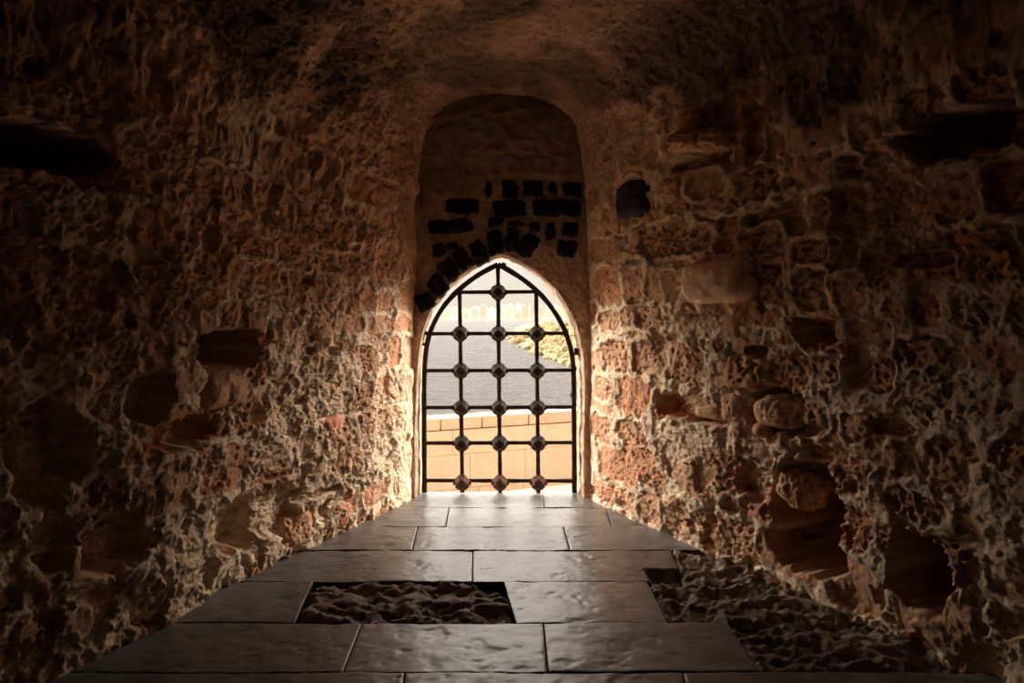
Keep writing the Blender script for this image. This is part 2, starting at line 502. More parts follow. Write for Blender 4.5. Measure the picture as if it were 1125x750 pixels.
# outward direction of the outline
tan = np.gradient(oo, axis=0); out = np.stack([-tan[:, 1], tan[:, 0]], 1); out /= np.linalg.norm(out, axis=1, keepdims=True)
for k in range(nt_):
    out[k] = out[max(0, k - 8):k + 9].mean(0)
out /= np.linalg.norm(out, axis=1, keepdims=True)
flare = np.where(tt < 0, np.interp(tt, [-1, -.7, -.5, 0], [.022, .022, .006, .006]), np.interp(tt, [0, .35, .6, .75, 1], [.008, .03, .035, .022, .022]))
ii = oo + out * flare[:, None]                                                     # inner edge of the opening
# far boundary of the face: a box a little larger than the recess
far = []
for k in range(nt_):
    o0 = ii[k]; dvec = np.array([out[k][0], max(out[k][1], 0)])
    cxz = np.array([0.0, 1.2]); d_ = o0 - cxz
    s_ = min(1.0 / max(abs(d_[0]), 1e-6), 2.2 / max(d_[1], 1e-6) if d_[1] > 0 else 9e9)
    far.append(cxz + d_ * s_)
far = np.array(far)
NR, NFACE = 40, 170
rings = [oo * 1.0 + out * np.interp(0, [0, 1], [0, 0])]
P = np.zeros((nt_, NR + NFACE, 3))
for r in range(NR):
    t = r / (NR - 1)
    e = oo + (ii - oo) * t
    P[:, r] = np.stack([e[:, 0], np.full(nt_, YO + (YF - YO) * t), e[:, 1]], 1)
for r in range(NFACE):
    t = ((r + 1) / NFACE)**1.15
    e = ii + (far - ii) * t
    P[:, NR + r] = np.stack([e[:, 0], np.full(nt_, YF), e[:, 1]], 1)
Nn = np.zeros_like(P)
Nn[:, NR:] = (0, -1, 0)
Nn[:, :NR, 0] = -out[:, None, 0]; Nn[:, :NR, 2] = -out[:, None, 1]
for q in range(-4, 5):                                    # rounded arris
    wgt = (q + 4) / 8
    a = Nn[:, NR - 6].copy(); b_ = np.array([0, -1, 0])
    v = a * (1 - wgt) + b_ * wgt
    Nn[:, NR + q] = v / np.linalg.norm(v, axis=-1, keepdims=True)
Pf = P.astype(np.float32)
big, mid, fine = fbm(Pf, 2.2, 3, off=33), fbm(Pf, 8, 4, off=66), fbm(Pf, 30, 3, off=99)
hh = big * .03 + mid * .022 + fine * .012 + (ridged(Pf, 9, 3, off=20) - .55) * .02
isrev = np.zeros(P.shape[:2]); isrev[:, :NR] = 1
hh = hh * lerp(1, .55, isrev)
# the upper recess leans back like a hood
up = sstep(2.35, 3.0, P[..., 2]) * (1 - isrev)
Pd = P + Nn * hh[..., None]
Pd[..., 1] -= up * .16
plaster = lerp(np.array([.38, .25, .17]), np.array([.45, .31, .215]), sstep(-.2, .2, mid)[..., None])
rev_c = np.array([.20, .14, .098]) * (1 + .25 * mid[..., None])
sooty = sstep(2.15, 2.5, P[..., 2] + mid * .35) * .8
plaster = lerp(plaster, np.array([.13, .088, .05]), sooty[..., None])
# black bricks over the arch (px centre, size, tilt degrees)
def crop2(x, y): return 420 + .3465 * x, 80 + .3465 * y
BR = [(338,370,16,50,0),(403,370,52,56,2),(478,366,64,48,0),(541,364,22,44,0),(602,368,60,46,3),
      (252,424,108,46,2),(404,429,104,52,0),(555,429,158,52,0),(216,488,152,44,-3),(360,472,50,26,-4),(426,479,52,14,3),
      (482,489,34,28,-18),(533,504,32,52,-3),(598,496,52,42,5),(583,557,60,54,12),
      (412,532,36,76,6),(358,537,50,82,-12),(462,548,54,76,26),(306,570,48,78,-24),(256,592,48,76,-32),
      (212,625,52,72,-38),(177,676,52,66,-42),(137,726,60,56,-30),(180,563,42,36,-10),(222,550,26,20,-15)]
mort_b = np.zeros(P.shape[:2])
for (x, y, w, h, a) in BR:
    px, py = crop2(x, y); c0 = at(px, py, YF)
    dx, dz = P[..., 0] - c0.x, P[..., 2] - c0.z
    ca, sa = math.cos(math.radians(a)), math.sin(math.radians(a))
    ux, uz = dx * ca - dz * sa, dx * sa + dz * ca
    e_ = np.hypot(np.maximum(np.abs(ux) - w * .3465 * YF / F / 2, 0), np.maximum(np.abs(uz) - h * .3465 * YF / F / 2, 0))
    mort_b = np.maximum(mort_b, 1 - sstep(.02, .075, e_ + mid * .05))
plaster = lerp(plaster, np.array([.34, .265, .19]), (mort_b * (1 - isrev) * .85)[..., None])
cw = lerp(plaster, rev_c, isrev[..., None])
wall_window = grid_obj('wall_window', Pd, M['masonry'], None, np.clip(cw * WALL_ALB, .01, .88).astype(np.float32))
tag(wall_window, 'recessed end wall with dark bricks above the pointed barred window', 'wall', kind='structure')

for (x, y, w, h, a) in BR:
    px, py = crop2(x, y)
    sx, sz = w * .3465 * YF / F / 2 * .95, h * .3465 * YF / F / 2 * .95
    bm = bmesh.new()
    bmesh.ops.create_cube(bm, size=2)
    bmesh.ops.subdivide_edges(bm, edges=bm.edges[:], cuts=9, use_grid_fill=True)
    ox = random.uniform(0, 99)
    for v in bm.verts:
        p = np.array(v.co)
        q = p / max(1e-6, (abs(p[0])**7 + abs(p[1])**7 + abs(p[2])**7)**(1 / 7)) * max(abs(p))
        v.co = (q[0] * sx, q[1] * .05, q[2] * sz)
        s = np.array([[v.co.x + ox, v.co.y, v.co.z]])
        v.co += Vector(q).normalized() * float(fbm(s, 16, 2)[0] * .030 + fbm(s, 45, 2)[0] * .014)
    bmesh.ops.recalc_face_normals(bm, faces=bm.faces[:])
    o = bm_obj('dark_brick', bm, M['brick'], wall_window, True)
    c0 = at(px, py, YF)
    o.location = (c0.x, YF + .016, c0.z); o.rotation_euler = (0, math.radians(a), 0)

# ------------------------------------------------------------------ single stones that stand out of the side walls
def inset_stone(name, label, px, py, wpx, hpx, depth, colr, side, sq=3.5, proud=.0, tilt=0, rough=.02, pits=0.0, seed=0):
    yc, zc = hit_wall(px, py, side)
    ya, _ = hit_wall(px - wpx / 2, py, side); yb, _ = hit_wall(px + wpx / 2, py, side)
    ang = math.atan2(half_w(yc + .1, side) - half_w(yc - .1, side), .2) * -side       # wall direction
    sl = abs(ya - yb) / 2 / math.cos(ang); sz = hpx / 2 * yc / F
    bm = bmesh.new(); bmesh.ops.create_icosphere(bm, subdivisions=6, radius=1)
    V = np.array([v.co for v in bm.verts], np.float32)
    q = V / (np.sum(np.abs(V)**sq, 1, keepdims=True)**(1 / sq))
    D_ = q * np.array([depth, sl, sz], np.float32)
    S_ = D_ + seed * 3.1
    disp = fbm(S_, 5, 3) * rough * 2.2 + fbm(S_, 20, 3) * rough * .8
    if pits:
        w1, _, _ = worley(S_, 26)
        disp = disp - (1 - sstep(.15, .45, w1)) * pits
    D_ = D_ + V * disp[:, None]
    if 'triangular' in label:
        D_[:, 1] *= np.clip(.55 + .55 * D_[:, 2] / sz, .08, 1.1)
    for v, p in zip(bm.verts, D_): v.co = p
    me = bpy.data.meshes.new(name); bm.to_mesh(me); bm.free()
    me.polygons.foreach_set('use_smooth', np.full(len(me.polygons), True))
    a = me.color_attributes.new('stone', 'FLOAT_COLOR', 'POINT')
    cc = np.ones((len(V), 4), np.float32)
    cc[:, :3] = WALL_ALB * np.array(colr) * (1 + .35 * fbm(S_, 7, 3)[:, None])
    a.data.foreach_set('color', cc.ravel())
    o = link(name, me, M['inset'], WALL[side])
    wx = side * half_w(yc, side) * lean(zc)
    nx, ny = -side * math.cos(ang), -abs(math.sin(ang))
    out_ = proud - depth
    o.location = (wx + nx * out_, yc + ny * out_, zc)
    o.rotation_euler = (math.radians(tilt), 0, ang)
    o['label'] = label
    return o

BRN, RED, TAN, DRK = (.36, .20, .115), (.40, .165, .095), (.44, .27, .165), (.22, .13, .085)
ST = [
    ('boulder', 'large smooth rounded stone bulging from the right wall', 793, 309, 72, 50, .20, (.68, .48, .34), 1, 3.6, 0.13, 0, .012, 0),
    ('wall_stone', 'dark squarish stone jutting high on the right wall', 770, 155, 60, 26, .16, BRN, 1, 3, 0.12, 8, .02, .01),
    ('wall_stone', 'honeycombed block with a shadow gap under it on the right wall', 808, 409, 52, 38, .10, BRN, 1, 5, 0.03, -6, .012, .03),
    ('wall_stone', 'plain small square block above the honeycombed block', 803, 357, 26, 34, .08, BRN, 1, 5, 0.015, 0, .01, 0),
    ('wall_stone', 'rounded light brown stone with dark gaps around it', 849, 453, 42, 36, .12, TAN, 1, 2.6, 0.045, 0, .014, .004),
    ('wall_stone', 'small round stone below the rounded light brown stone', 836, 473, 17, 17, .06, TAN, 1, 2.2, 0.03, 0, .01, 0),
    ('wall_stone', 'smooth block in the slot of the right wall', 776, 447, 32, 26, .08, TAN, 1, 5, 0.005, 0, .008, 0),
    ('wall_stone', 'ribbed upright block beside the slot of the right wall', 804, 448, 24, 34, .09, BRN, 1, 5, 0.02, 0, .012, .006),
    ('wall_stone', 'stone at the top of the arched cavity', 868, 540, 40, 40, .10, BRN, 1, 2.6, 0.02, 15, .02, .01),
    ('wall_stone', 'stone with a round hole high on the right wall', 735, 209, 26, 30, .07, TAN, 1, 3, 0.025, 0, .014, .012),
    ('wall_stone', 'square brown block below the dark hole in the left wall', 249, 426, 54, 44, .13, BRN, -1, 3.6, 0.035, 0, .016, 0),
    ('wall_stone', 'triangular reddish stone low in the left wall', 366, 473, 30, 30, .07, RED, -1, 3.5, 0.02, 0, .01, 0),
    ('wall_stone', 'black rough stone high beside the window recess, right side', 693, 219, 34, 40, .08, (.018, .013, .012), 1, 4.0, 0.03, 0, .012, .004),
    ('wall_stone', 'pale rounded stone high beside the window recess', 452, 203, 18, 24, .06, TAN, -1, 2.6, 0.03, 0, .012, 0),
    ('wall_stone', 'reddish stone at the foot of the left wall, farther one', 398, 548, 22, 20, .06, RED, -1, 2.6, 0.02, 0, .014, .006),
    ('wall_stone', 'reddish stone at the foot of the left wall, beside the farther one', 375, 566, 24, 30, .07, RED, -1, 2.6, 0.02, 0, .014, .006),
    ('wall_stone', 'reddish brown stone at the foot of the left wall, nearest of three', 328, 582, 38, 40, .09, BRN, -1, 2.6, 0.03, 0, .02, .01),
    ('wall_stone', 'reddish stone at the foot of the right jamb', 646, 534, 13, 11, .05, RED, 1, 2.4, 0.02, 0, .008, 0),
]
for k, (nm, lb, px, py, w, h, dp, cc, sd, sq, ou, ti, ro, pi_) in enumerate(ST):
    inset_stone(nm, lb, px, py, w, h, dp, cc, sd, sq, ou, ti, ro, pi_, k + 1)

# ------------------------------------------------------------------ floor of limestone slabs
g = np.stack(np.meshgrid(np.linspace(-2.5, 2.5, 60), np.linspace(Y0, 5.86, 90), indexing='ij'), -1)
P = np.concatenate([g, np.full(g.shape[:2] + (1,), -.075)], -1)
P[..., 2] += fbm(P, 5, 3) * .02
floor = grid_obj('floor', P, M['bed'])
tag(floor, 'worn grey limestone paving leading to the barred window', 'floor', kind='structure')

def slab(xa0, xb0, xa1, xb1, ya, yb, z, kind, label=None, seed=0, notch=None):
    """one paving slab; xa0..xb0 along its near edge (y=ya), xa1..xb1 along its far edge (y=yb)"""
    gap = .0028
    nx = max(30, int((xb0 - xa0) / .0105)); ny = max(30, int((yb - ya) / .0105))
    eu, ev = .0025 / (xb0 - xa0), .0025 / (yb - ya)
    u = np.r_[0, np.linspace(eu, 1 - eu, nx), 1]; v = np.r_[0, np.linspace(ev, 1 - ev, ny), 1]
    U, Vv = np.meshgrid(u, v, indexing='ij')
    y = lerp(ya + gap, yb - gap, Vv)
    x = lerp(lerp(xa0 + gap, xa1 + gap, Vv), lerp(xb0 - gap, xb1 - gap, Vv), U)
    P = np.stack([x, y, np.zeros_like(x)], -1)
    Pn = P + np.array([0, 0, seed * 1.7])
    ed = np.minimum(np.minimum((x - lerp(xa0, xa1, Vv)), (lerp(xb0, xb1, Vv) - x)), np.minimum(y - ya, yb - y)) - gap
    wob = fbm(Pn, 14, 3, off=5) * .012
    if kind == 'smooth':
        h = fbm(Pn, 2.5, 3) * .010 + fbm(Pn, 12, 3) * .0035 + fbm(Pn, 40, 2) * .0014
        w1, _, wid = worley(Pn, 17, 3)
        patchy = sstep(.0, .2, fbm(Pn, 3, 3, off=44))
        h = h - (1 - sstep(.10, .22, w1)) * .0055 * (wid % 3 == 0) * patchy - sstep(.18, .24, fbm(Pn * np.array([.6, 1.6, 1]), 22, 3, off=31)) * .0012 * patchy
        h = h - sstep(.16, .24, fbm(Pn, 7, 4, gain=.6, off=70)) * .003
        h = h - (1 - sstep(-.002, .004, ed + wob * .3)) * .0022
        base = np.array([.165, .156, .148])
    else:
        rd = ridged(Pn * np.array([.8, 1.3, 1]), 4.5, 3, gain=.45, off=8)
        h = -.012 + (rd - .62) * .065 + fbm(Pn, 3, 2) * .04 + fbm(Pn, 13, 4, gain=.6) * .040 + fbm(Pn, 34, 3, gain=.6) * .022
        h = np.minimum(h, .010)
        h = h - (1 - sstep(-.002, .02, ed + wob)) * .02
        base = np.array([.23, .165, .115])
    if notch:
        (nx0, nx1, ny0, ny1) = notch
        q = sstep(nx0 - .012, nx0 + .012, x + wob * 2) * sstep(nx1 + .012, nx1 - .012, x + wob * 2) * sstep(ny0 - .012, ny0 + .012, y + wob) * sstep(ny1 + .012, ny1 - .012, y + wob * 2)
        h = lerp(h, -.062 + fbm(Pn, 14, 3) * .015, q)
    col = base * (1 + .6 * fbm(Pn, 5, 5, gain=.6, off=21))[..., None] * (.92 + .16 * ((seed * 37) % 10) / 10)
    P[..., 2] = z + h
    # thickness: drop the rim down to the bed
    ring = [0]
    Pp = np.pad(P, ((1, 1), (1, 1), (0, 0)), mode='edge')
    Pp[0, :, 2] = Pp[-1, :, 2] = -.085; Pp[:, 0, 2] = Pp[:, -1, 2] = -.085
    cp = np.pad(col, ((1, 1), (1, 1), (0, 0)), mode='edge')
    for e_ in (np.s_[:2, :], np.s_[-2:, :], np.s_[:, :2], np.s_[:, -2:]): cp[e_] = (.022, .017, .013)      # dirt packed in the joints
    o = grid_obj('paving_slab', Pp, M['slab' if kind == 'smooth' else 'slab_rough'], floor, np.clip(cp, .01, .8).astype(np.float32))
    fn, fm = Pp.shape[0] - 1, Pp.shape[1] - 1                       # crisp arris round the slab
    sm = np.ones((fn, fm), bool); sm[:1] = sm[-1:] = False; sm[:, :1] = sm[:, -1:] = False
    o.data.polygons.foreach_set('use_smooth', sm.ravel())
    if label: o['label'] = label
    return o

def fx(px, Y): return (px - CX) * Y / F
rows = [5.83, 5.33, 4.85, 4.36, 3.85, 3.325, 2.865, 2.40, 1.95]
# joints per row: (px at far edge, px at near edge); wall ends are given by the wall itself
J = [
    [(595, 598)],
    [(493.5, 489.5), (665, 672)],
    [(459, 453), (619, 626)],
    [(519.5, 519), (737, 752)],
    [(345, 324), (553, 567), (711, 734)],
    [(398, 377), (597, 602), (799, 836)],
    [(445, 436), (750, 770)],
    [(300, 270), (620, 640)],
]
KIND = {(3, 2): 'rough', (4, 1): 'rough', (4, 3): 'rough', (5, 3): 'rough'}
LAB = {(3, 2): 'small crumbled slab against the right wall', (4, 1): 'slab worn into a rough rocky hollow, left of centre',
       (4, 3): 'slab worn into rough ridges, towards the right wall', (5, 3): 'dark rough slab in the near right corner',
       (1, 1): 'pale slab with a bright sheen, second row from the window', (3, 1): 'slab with a broken dark corner'}
sd = 0
for r, js in enumerate(J):
    yb, ya = rows[r], rows[r + 1]
    Lf, Ln = -half_w(yb, -1) - .16, -half_w(ya, -1) - .16
    Rf, Rn = half_w(yb, 1) + .16, half_w(ya, 1) + .16
    cuts = [(Lf, Ln)] + [(fx(a, yb), fx(b, ya)) for a, b in js] + [(Rf, Rn)]
    for k in range(len(cuts) - 1):
        sd += 1
        notch = None
        if (r, k) == (3, 1):
            notch = (fx(712, 3.97), fx(756, 3.97), 3.80, floor_y(624))
        slab(cuts[k][1], cuts[k + 1][1], cuts[k][0], cuts[k + 1][0], ya, yb, random.uniform(-.004, .003),
             KIND.get((r, k), 'smooth'), LAB.get((r, k)), sd, notch)

# ------------------------------------------------------------------ wrought-iron grille
YG = 5.775
grille = empty('iron_grille', (0, YG, 0))
tag(grille, 'dark rusty iron grille with knotted bars in the pointed window', 'grille')

def gx(px): return (px - CX) * YG / F
def gz(py): return EYE + (CY - py) * YG / F

def bar_mesh(path, wx, wy, closed_n=None):
    """square hammered bar along a polyline in the grille's own plane (x, z); relative to the grille's base"""
    p = np.array(path, float); n = len(p)
    t = np.gradient(p, axis=0); t /= np.linalg.norm(t, axis=1, keepdims=True)
    nn = np.stack([-t[:, 1], t[:, 0]], 1)
    K = 12
    a = np.linspace(0, 2 * math.pi, K, endpoint=False) + math.pi / K
    ca, sa = np.cos(a), np.sin(a)
    sq = 1 / (np.abs(ca)**5 + np.abs(sa)**5)**(1 / 5)
    V = np.zeros((n, K, 3))
    r_ = 1 + .22 * fbm(np.stack([p[:, 0], p[:, 1], 0 * p[:, 0] + wx * 77], 1), 11, 3)[:, None]
    off = nn[:, None, :] * (ca * sq * wx / 2)[None, :, None] * r_[..., None]
    V[..., 0] = p[:, None, 0] + off[..., 0]; V[..., 2] = p[:, None, 1] + off[..., 1]
    V[..., 1] = (sa * sq * wy / 2)[None, :] * r_
    i = np.arange(n - 1)[:, None] * K; j = np.arange(K)[None, :]; j2 = (j + 1) % K
    Q = np.stack([i + j, i + j2, i + K + j2, i + K + j], -1).reshape(-1, 4)
    bm = bmesh.new()
    vs = [bm.verts.new(v) for v in V.reshape(-1, 3)]
    for q in Q: bm.faces.new([vs[k] for k in q])
    bm.faces.new(vs[:K]); bm.faces.new(vs[-K:])
    bmesh.ops.recalc_face_normals(bm, faces=bm.faces[:])
    return bm

def seg(a, b, n=60): return [(a[0] + (b[0] - a[0]) * k / (n - 1), a[1] + (b[1] - a[1]) * k / (n - 1)) for k in range(n)]

GL = [(466.5, 540.5), (466, 450), (466.5, 400), (468.5, 382), (472.5, 364), (482.5, 343), (494, 328), (508, 314.5), (525, 302), (538, 295), (547, 290.5)]
GR = [(547, 290.5), (556, 295), (571.5, 304.5), (584, 314), (596, 325), (610, 343), (620, 361), (626.5, 380), (630, 400), (630.5, 450), (631, 540.5)]
for nm, pts in (('frame_bar', GL), ('frame_bar', GR)):
    q = outline(pts, 160)
    bm_obj(nm, bar_mesh(np.stack([gx(q[:, 0]), gz(q[:, 1])], 1), .040, .040), M['iron'], grille, True)
VX = [(505, 508), (547, 549.5), (589, 591.5)]
HY = [321, 366.5, 407, 447.5, 486.5, 527.5]
HXL = [501.5, 471, 467, 466.5, 466.5, 466.5]; HXR = [592.5, 622.5, 630, 630.5, 631, 631]
vtop = [318, 292, 318]
for (xt, xb), yt in zip(VX, vtop):
    q = seg((gx(xt), gz(yt)), (gx(xb), gz(540.6)), 140)
    bm_obj('upright_bar', bar_mesh(q, .034, .034), M['iron'], grille, True)
for y, xl, xr in zip(HY, HXL, HXR):
    q = seg((gx(xl), gz(y)), (gx(xr), gz(y - (.6 if y < 500 else -.5))), 120)
    bm_obj('cross_bar', bar_mesh(q, .030, .030), M['iron'], grille, True)

def boss_mesh(s, sd):
    """forged knot: a cube with its corners cut off, and a short collar on each bar"""
    bm = bmesh.new()
    for y_ in (-1, 1):
        for u_, v_ in ((.62, 0), (-.62, 0), (0, .62), (0, -.62)):
            bm.verts.new((u_ * s, y_ * s, v_ * s))
        for u_, v_ in ((1, .58), (1, -.58), (-1, .58), (-1, -.58), (.58, 1), (-.58, 1), (.58, -1), (-.58, -1)):
            bm.verts.new((u_ * s, y_ * .42 * s, v_ * s))
    bmesh.ops.convex_hull(bm, input=bm.verts[:])
    bmesh.ops.dissolve_limit(bm, angle_limit=.02, verts=bm.verts[:], edges=bm.edges[:])
    bmesh.ops.bevel(bm, geom=bm.edges[:], offset=s * .06, segments=2, affect='EDGES')
    for d_ in ((1, 0, 0), (-1, 0, 0), (0, 0, 1), (0, 0, -1)):
        r = bmesh.ops.create_cone(bm, segments=12, radius1=s * .44, radius2=s * .38, depth=s * .36, cap_ends=True)
        v = Vector(d_)
        rot = Vector((0, 0, 1)).rotation_difference(v).to_matrix().to_4x4()
        bmesh.ops.transform(bm, matrix=Matrix.Translation(v * s * 1.08) @ rot, verts=r['verts'])
    rr = random.Random(sd)
    for v in bm.verts:
        v.co += Vector((rr.uniform(-1, 1), rr.uniform(-1, 1), rr.uniform(-1, 1))) * s * .03
    bmesh.ops.recalc_face_normals(bm, faces=bm.faces[:])
    return bm
k = 0
for ri, y in enumerate(HY):
    for vi, (xt, xb) in enumerate(VX):
        if ri == 0 and vi != 1: continue
        k += 1
        x = xt + (xb - xt) * (y - 300) / 240
        low_ = ri == 5
        o = bm_obj('knot', boss_mesh(.056, k), M['rust' if low_ else 'iron'], grille)
        o.location = (gx(x), -.004, gz(y + (2 if low_ else 0)))
        if low_: o['label'] = 'rust-brown knot on the bottom bar'
# fixings
def box_bm(sx, sy, sz, bev=.003):
    bm = bmesh.new(); bmesh.ops.create_cube(bm, size=1)
    for v in bm.verts: v.co = (v.co.x * sx, v.co.y * sy, v.co.z * sz)
    bmesh.ops.bevel(bm, geom=bm.edges[:], offset=bev, segments=2, affect='EDGES')
    return bm
for px, py, w, h, a in ((553, 291.5, 5, 6, 25), (468.5, 366, 7, 4, 15), (632.5, 386, 3, 8, 0), (466, 378, 5, 3, 0), (632, 405, 3, 5, 0)):
    o = bm_obj('fixing_lug', box_bm(w * YG / F, .05, h * YG / F), M['iron'], grille)
    o.location = (gx(px), .01, gz(py)); o.rotation_euler = (0, math.radians(a), 0)
hp = [(628.5, 428), (627.4, 431), (627, 434), (627.6, 437), (629.5, 439)]
q = outline(hp, 30)
bm_obj('latch_hook', bar_mesh(np.stack([gx(q[:, 0]), gz(q[:, 1])], 1), .008, .008), M['iron'], grille, True)

# ------------------------------------------------------------------ outside: ground, parapet, sea, breakwater, city
GZ = -1.23
g = np.stack(np.meshgrid(np.linspace(-14, 14, 40), np.linspace(5.88, 13.5, 30), indexing='ij'), -1)
P = np.concatenate([g, np.full(g.shape[:2] + (1,), GZ)], -1); P[..., 2] += fbm(P, 1.5, 2) * .03
tag(grid_obj('ground_terrace', P, M['ground']), 'sunlit pale ground at the foot of the parapet', 'ground', kind='structure')
# outer face of the building below and around the opening
bm = bmesh.new()
for (x0, x1, z0, z1) in ((-3.2, 3.2, GZ - .1, -.09), (-3.2, -.75, -.09, 4.4), (.75, 3.2, -.09, 4.4), (-.75, .75, 2.3, 4.4)):
    r = bmesh.ops.create_cube(bm, size=1)
    for v in r['verts']:
        v.co = (x0 + (v.co.x + .5) * (x1 - x0), 5.80 + (v.co.y + .5) * .08, z0 + (v.co.z + .5) * (z1 - z0))
tag(bm_obj('wall_facade', bm, M['parapet']), 'outer face of the fortress wall around the window', 'wall', kind='structure')

# the parapet runs obliquely: nearer on the left
A = at(440, 462.5, 10.3); B = at(660, 451.0, 11.6)
A.z = B.z = 0
dirv = (B - A).normalized(); ang = math.atan2(dirv.y, dirv.x)
Ztop = -.075
zt = EYE + (CY - 461.2) * 10.42 / F
parapet = empty('sandstone_parapet', (A.x, A.y, GZ)); parapet.rotation_euler = (0, 0, ang)
tag(parapet, 'sunlit sandstone parapet wall beyond the iron grille', 'parapet')
Ltot0, Ltot1 = -2.2, (B - A).length + 2.2
top = zt - GZ
cop = .165
def pbox(name, x0, x1, y0, y1, z0, z1, mat, bev=.012):
    bm = bmesh.new(); bmesh.ops.create_cube(bm, size=1)
    for v in bm.verts:
        v.co = (x0 + (v.co.x + .5) * (x1 - x0), y0 + (v.co.y + .5) * (y1 - y0), z0 + (v.co.z + .5) * (z1 - z0))
    bmesh.ops.bevel(bm, geom=bm.edges[:], offset=bev, segments=2, affect='EDGES')
    return bm_obj(name, bm, mat, parapet)
pbox('wall_core', Ltot0, Ltot1, .02, .40, -.1, top - cop - .01, M['joint'])
x = Ltot0; rr = random.Random(4)
while x < Ltot1:
    w = rr.uniform(.62, .98)
    pbox('coping_stone', x, min(x + w - .012, Ltot1), -.015, .46, top - cop, top, M['coping'])
    x += w
# courses of big blocks: all the blocks of the face are one mesh
bm = bmesh.new()
zc = top - cop - .014
for h in (.36, .50, .30):
    x = Ltot0 - rr.uniform(0, .5)
    while x < Ltot1:
        w = rr.uniform(.7, 1.5)
        r = bmesh.ops.create_cube(bm, size=1)
        z0 = max(zc - h + .006, -.08)
        if z0 < zc - .03:
            for v in r['verts']:
                v.co = (x + (v.co.x + .5) * (w - .007), -.004 + rr.uniform(-.001, .001) + (v.co.y + .5) * .06, z0 + (v.co.z + .5) * (zc - z0))
        x += w
    zc -= h
bm_obj('block_facing', bm, M['parapet'], parapet)

# sea
yy = 12.6 * (3200 / 12.6)**np.linspace(0, 1, 900)
uu = np.linspace(-1, 1, 220)
Yg = yy[:, None] + 0 * uu[None]
Xg = uu[None] * (yy[:, None] * .30 + 14)
P = np.stack([Xg, Yg, np.zeros_like(Xg)], -1)
Q = P * np.array([.55, 1.0, 1]); 
amp = np.interp(Yg, [12, 60, 200, 500, 3000], [.05, .11, .16, .16, 0])
fade = np.interp(Yg, [12, 150, 500], [1, .9, .5])
P[..., 2] = -4.0 + amp * (fbm(Q, .55, 3, off=9) * 1.6 * fade + fbm(Q, .16, 2, off=90) * 1.5)
m, nt, b = new_mat('sea_water')
b.inputs['Base Color'].default_value = (.05, .046, .048, 1); b.inputs['Roughness'].default_value = .14
b.inputs['Specular IOR Level'].default_value = .22; b.inputs['IOR'].default_value = 1.33
tc = nt.nodes.new('ShaderNodeTexCoord'); mp = nt.nodes.new('ShaderNodeMapping'); mp.inputs['Scale'].default_value = (.5, 1, 1)
n1 = nd(nt, 'ShaderNodeTexNoise', Scale=1.5, Detail=5.0, Roughness=.6)
bp = nt.nodes.new('ShaderNodeBump'); bp.inputs['Strength'].default_value = 1.0; bp.inputs['Distance'].default_value = .75
nt.links.new(tc.outputs['Object'], mp.inputs['Vector']); nt.links.new(mp.outputs[0], n1.inputs['Vector'])
nt.links.new(n1.outputs['Fac'], bp.inputs['Height']); nt.links.new(bp.outputs[0], b.inputs['Normal'])
M['sea'] = m
tag(grid_obj('sea', P, M['sea']), 'choppy grey sea between the parapet and the far city', 'sea', kind='structure')

# breakwater: a mound of rocks running in from the right
mp_pts = [(at(562, 371, 1).x * 172, 172), (at(590, 387, 1).x * 112, 112), (at(640, 404, 1).x * 78, 78)]
def shore_x(Y):      # left waterline of the mound
    return np.interp(Y, [70, 77, 90, 108, 130, 150, 172, 235], [11.5, 8.4, 6.6, 4.6, 3.2, 2.5, 2.45, 5.2])
g = np.stack(np.meshgrid(np.linspace(0, 1, 50), np.linspace(70, 320, 90), indexing='ij'), -1)
Yv = g[..., 1]; Xv = shore_x(Yv) - .6 + g[..., 0] * 60
hm = np.minimum(g[..., 0] * 60 * .28, np.interp(Yv, [70, 90, 150, 320], [1.7, 2.3, 2.9, 3.0]))
P = np.stack([Xv, Yv, -4.3 + hm + fbm(np.stack([Xv, Yv, 0 * Xv], -1), .8, 3) * .35], -1)
tag(grid_obj('breakwater_mound', P, M['rock']), 'pale yellow rubble bank under the breakwater rocks', 'breakwater')
protos = []
for k in range(6):
    bm = bmesh.new(); bmesh.ops.create_icosphere(bm, subdivisions=2, radius=1)
    for v in bm.verts:
        p = np.array([v.co[:]]) + k * 7.3
        v.co *= 1 + .5 * float(fbm(p, 1.2, 2)[0])
        v.co.z *= .75
        v.co = Vector([math.copysign(min(abs(c_), .78), c_) for c_ in v.co])
    me = bpy.data.meshes.new('breakwater_rock'); bm.to_mesh(me); bm.free(); me.materials.append(M['rock']); protos.append(me)
rr = random.Random(12)
n = 0
while n < 230:
    Y = 74 * (235 / 74)**rr.random()
    x0 = float(shore_x(Y)); dx = rr.random()**1.3 * max(1.0, (.125 * Y - x0))
    X = x0 + dx - .2
    if X > .135 * Y: continue
    o = bpy.data.objects.new('breakwater_rock', protos[n % 6]); COL.objects.link(o)
    hgt = min(dx * .28, float(np.interp(Y, [70, 90, 150, 320], [1.7, 2.3, 2.9, 3.0])))
    s = rr.uniform(.45, 1.0) * (1 + (Y - 74) / 260)
    o.location = (X, Y, -4.2 + hgt + .1 * s); o.scale = (s * rr.uniform(.8, 1.3), s, s * rr.uniform(.7, 1.1))
    o.rotation_euler = (rr.uniform(-.5, .5), rr.uniform(-.5, .5), rr.uniform(0, 6))
    tag(o, 'pale yellow boulder on the breakwater seen through the grille', 'rock', 'breakwater boulders')
    n += 1

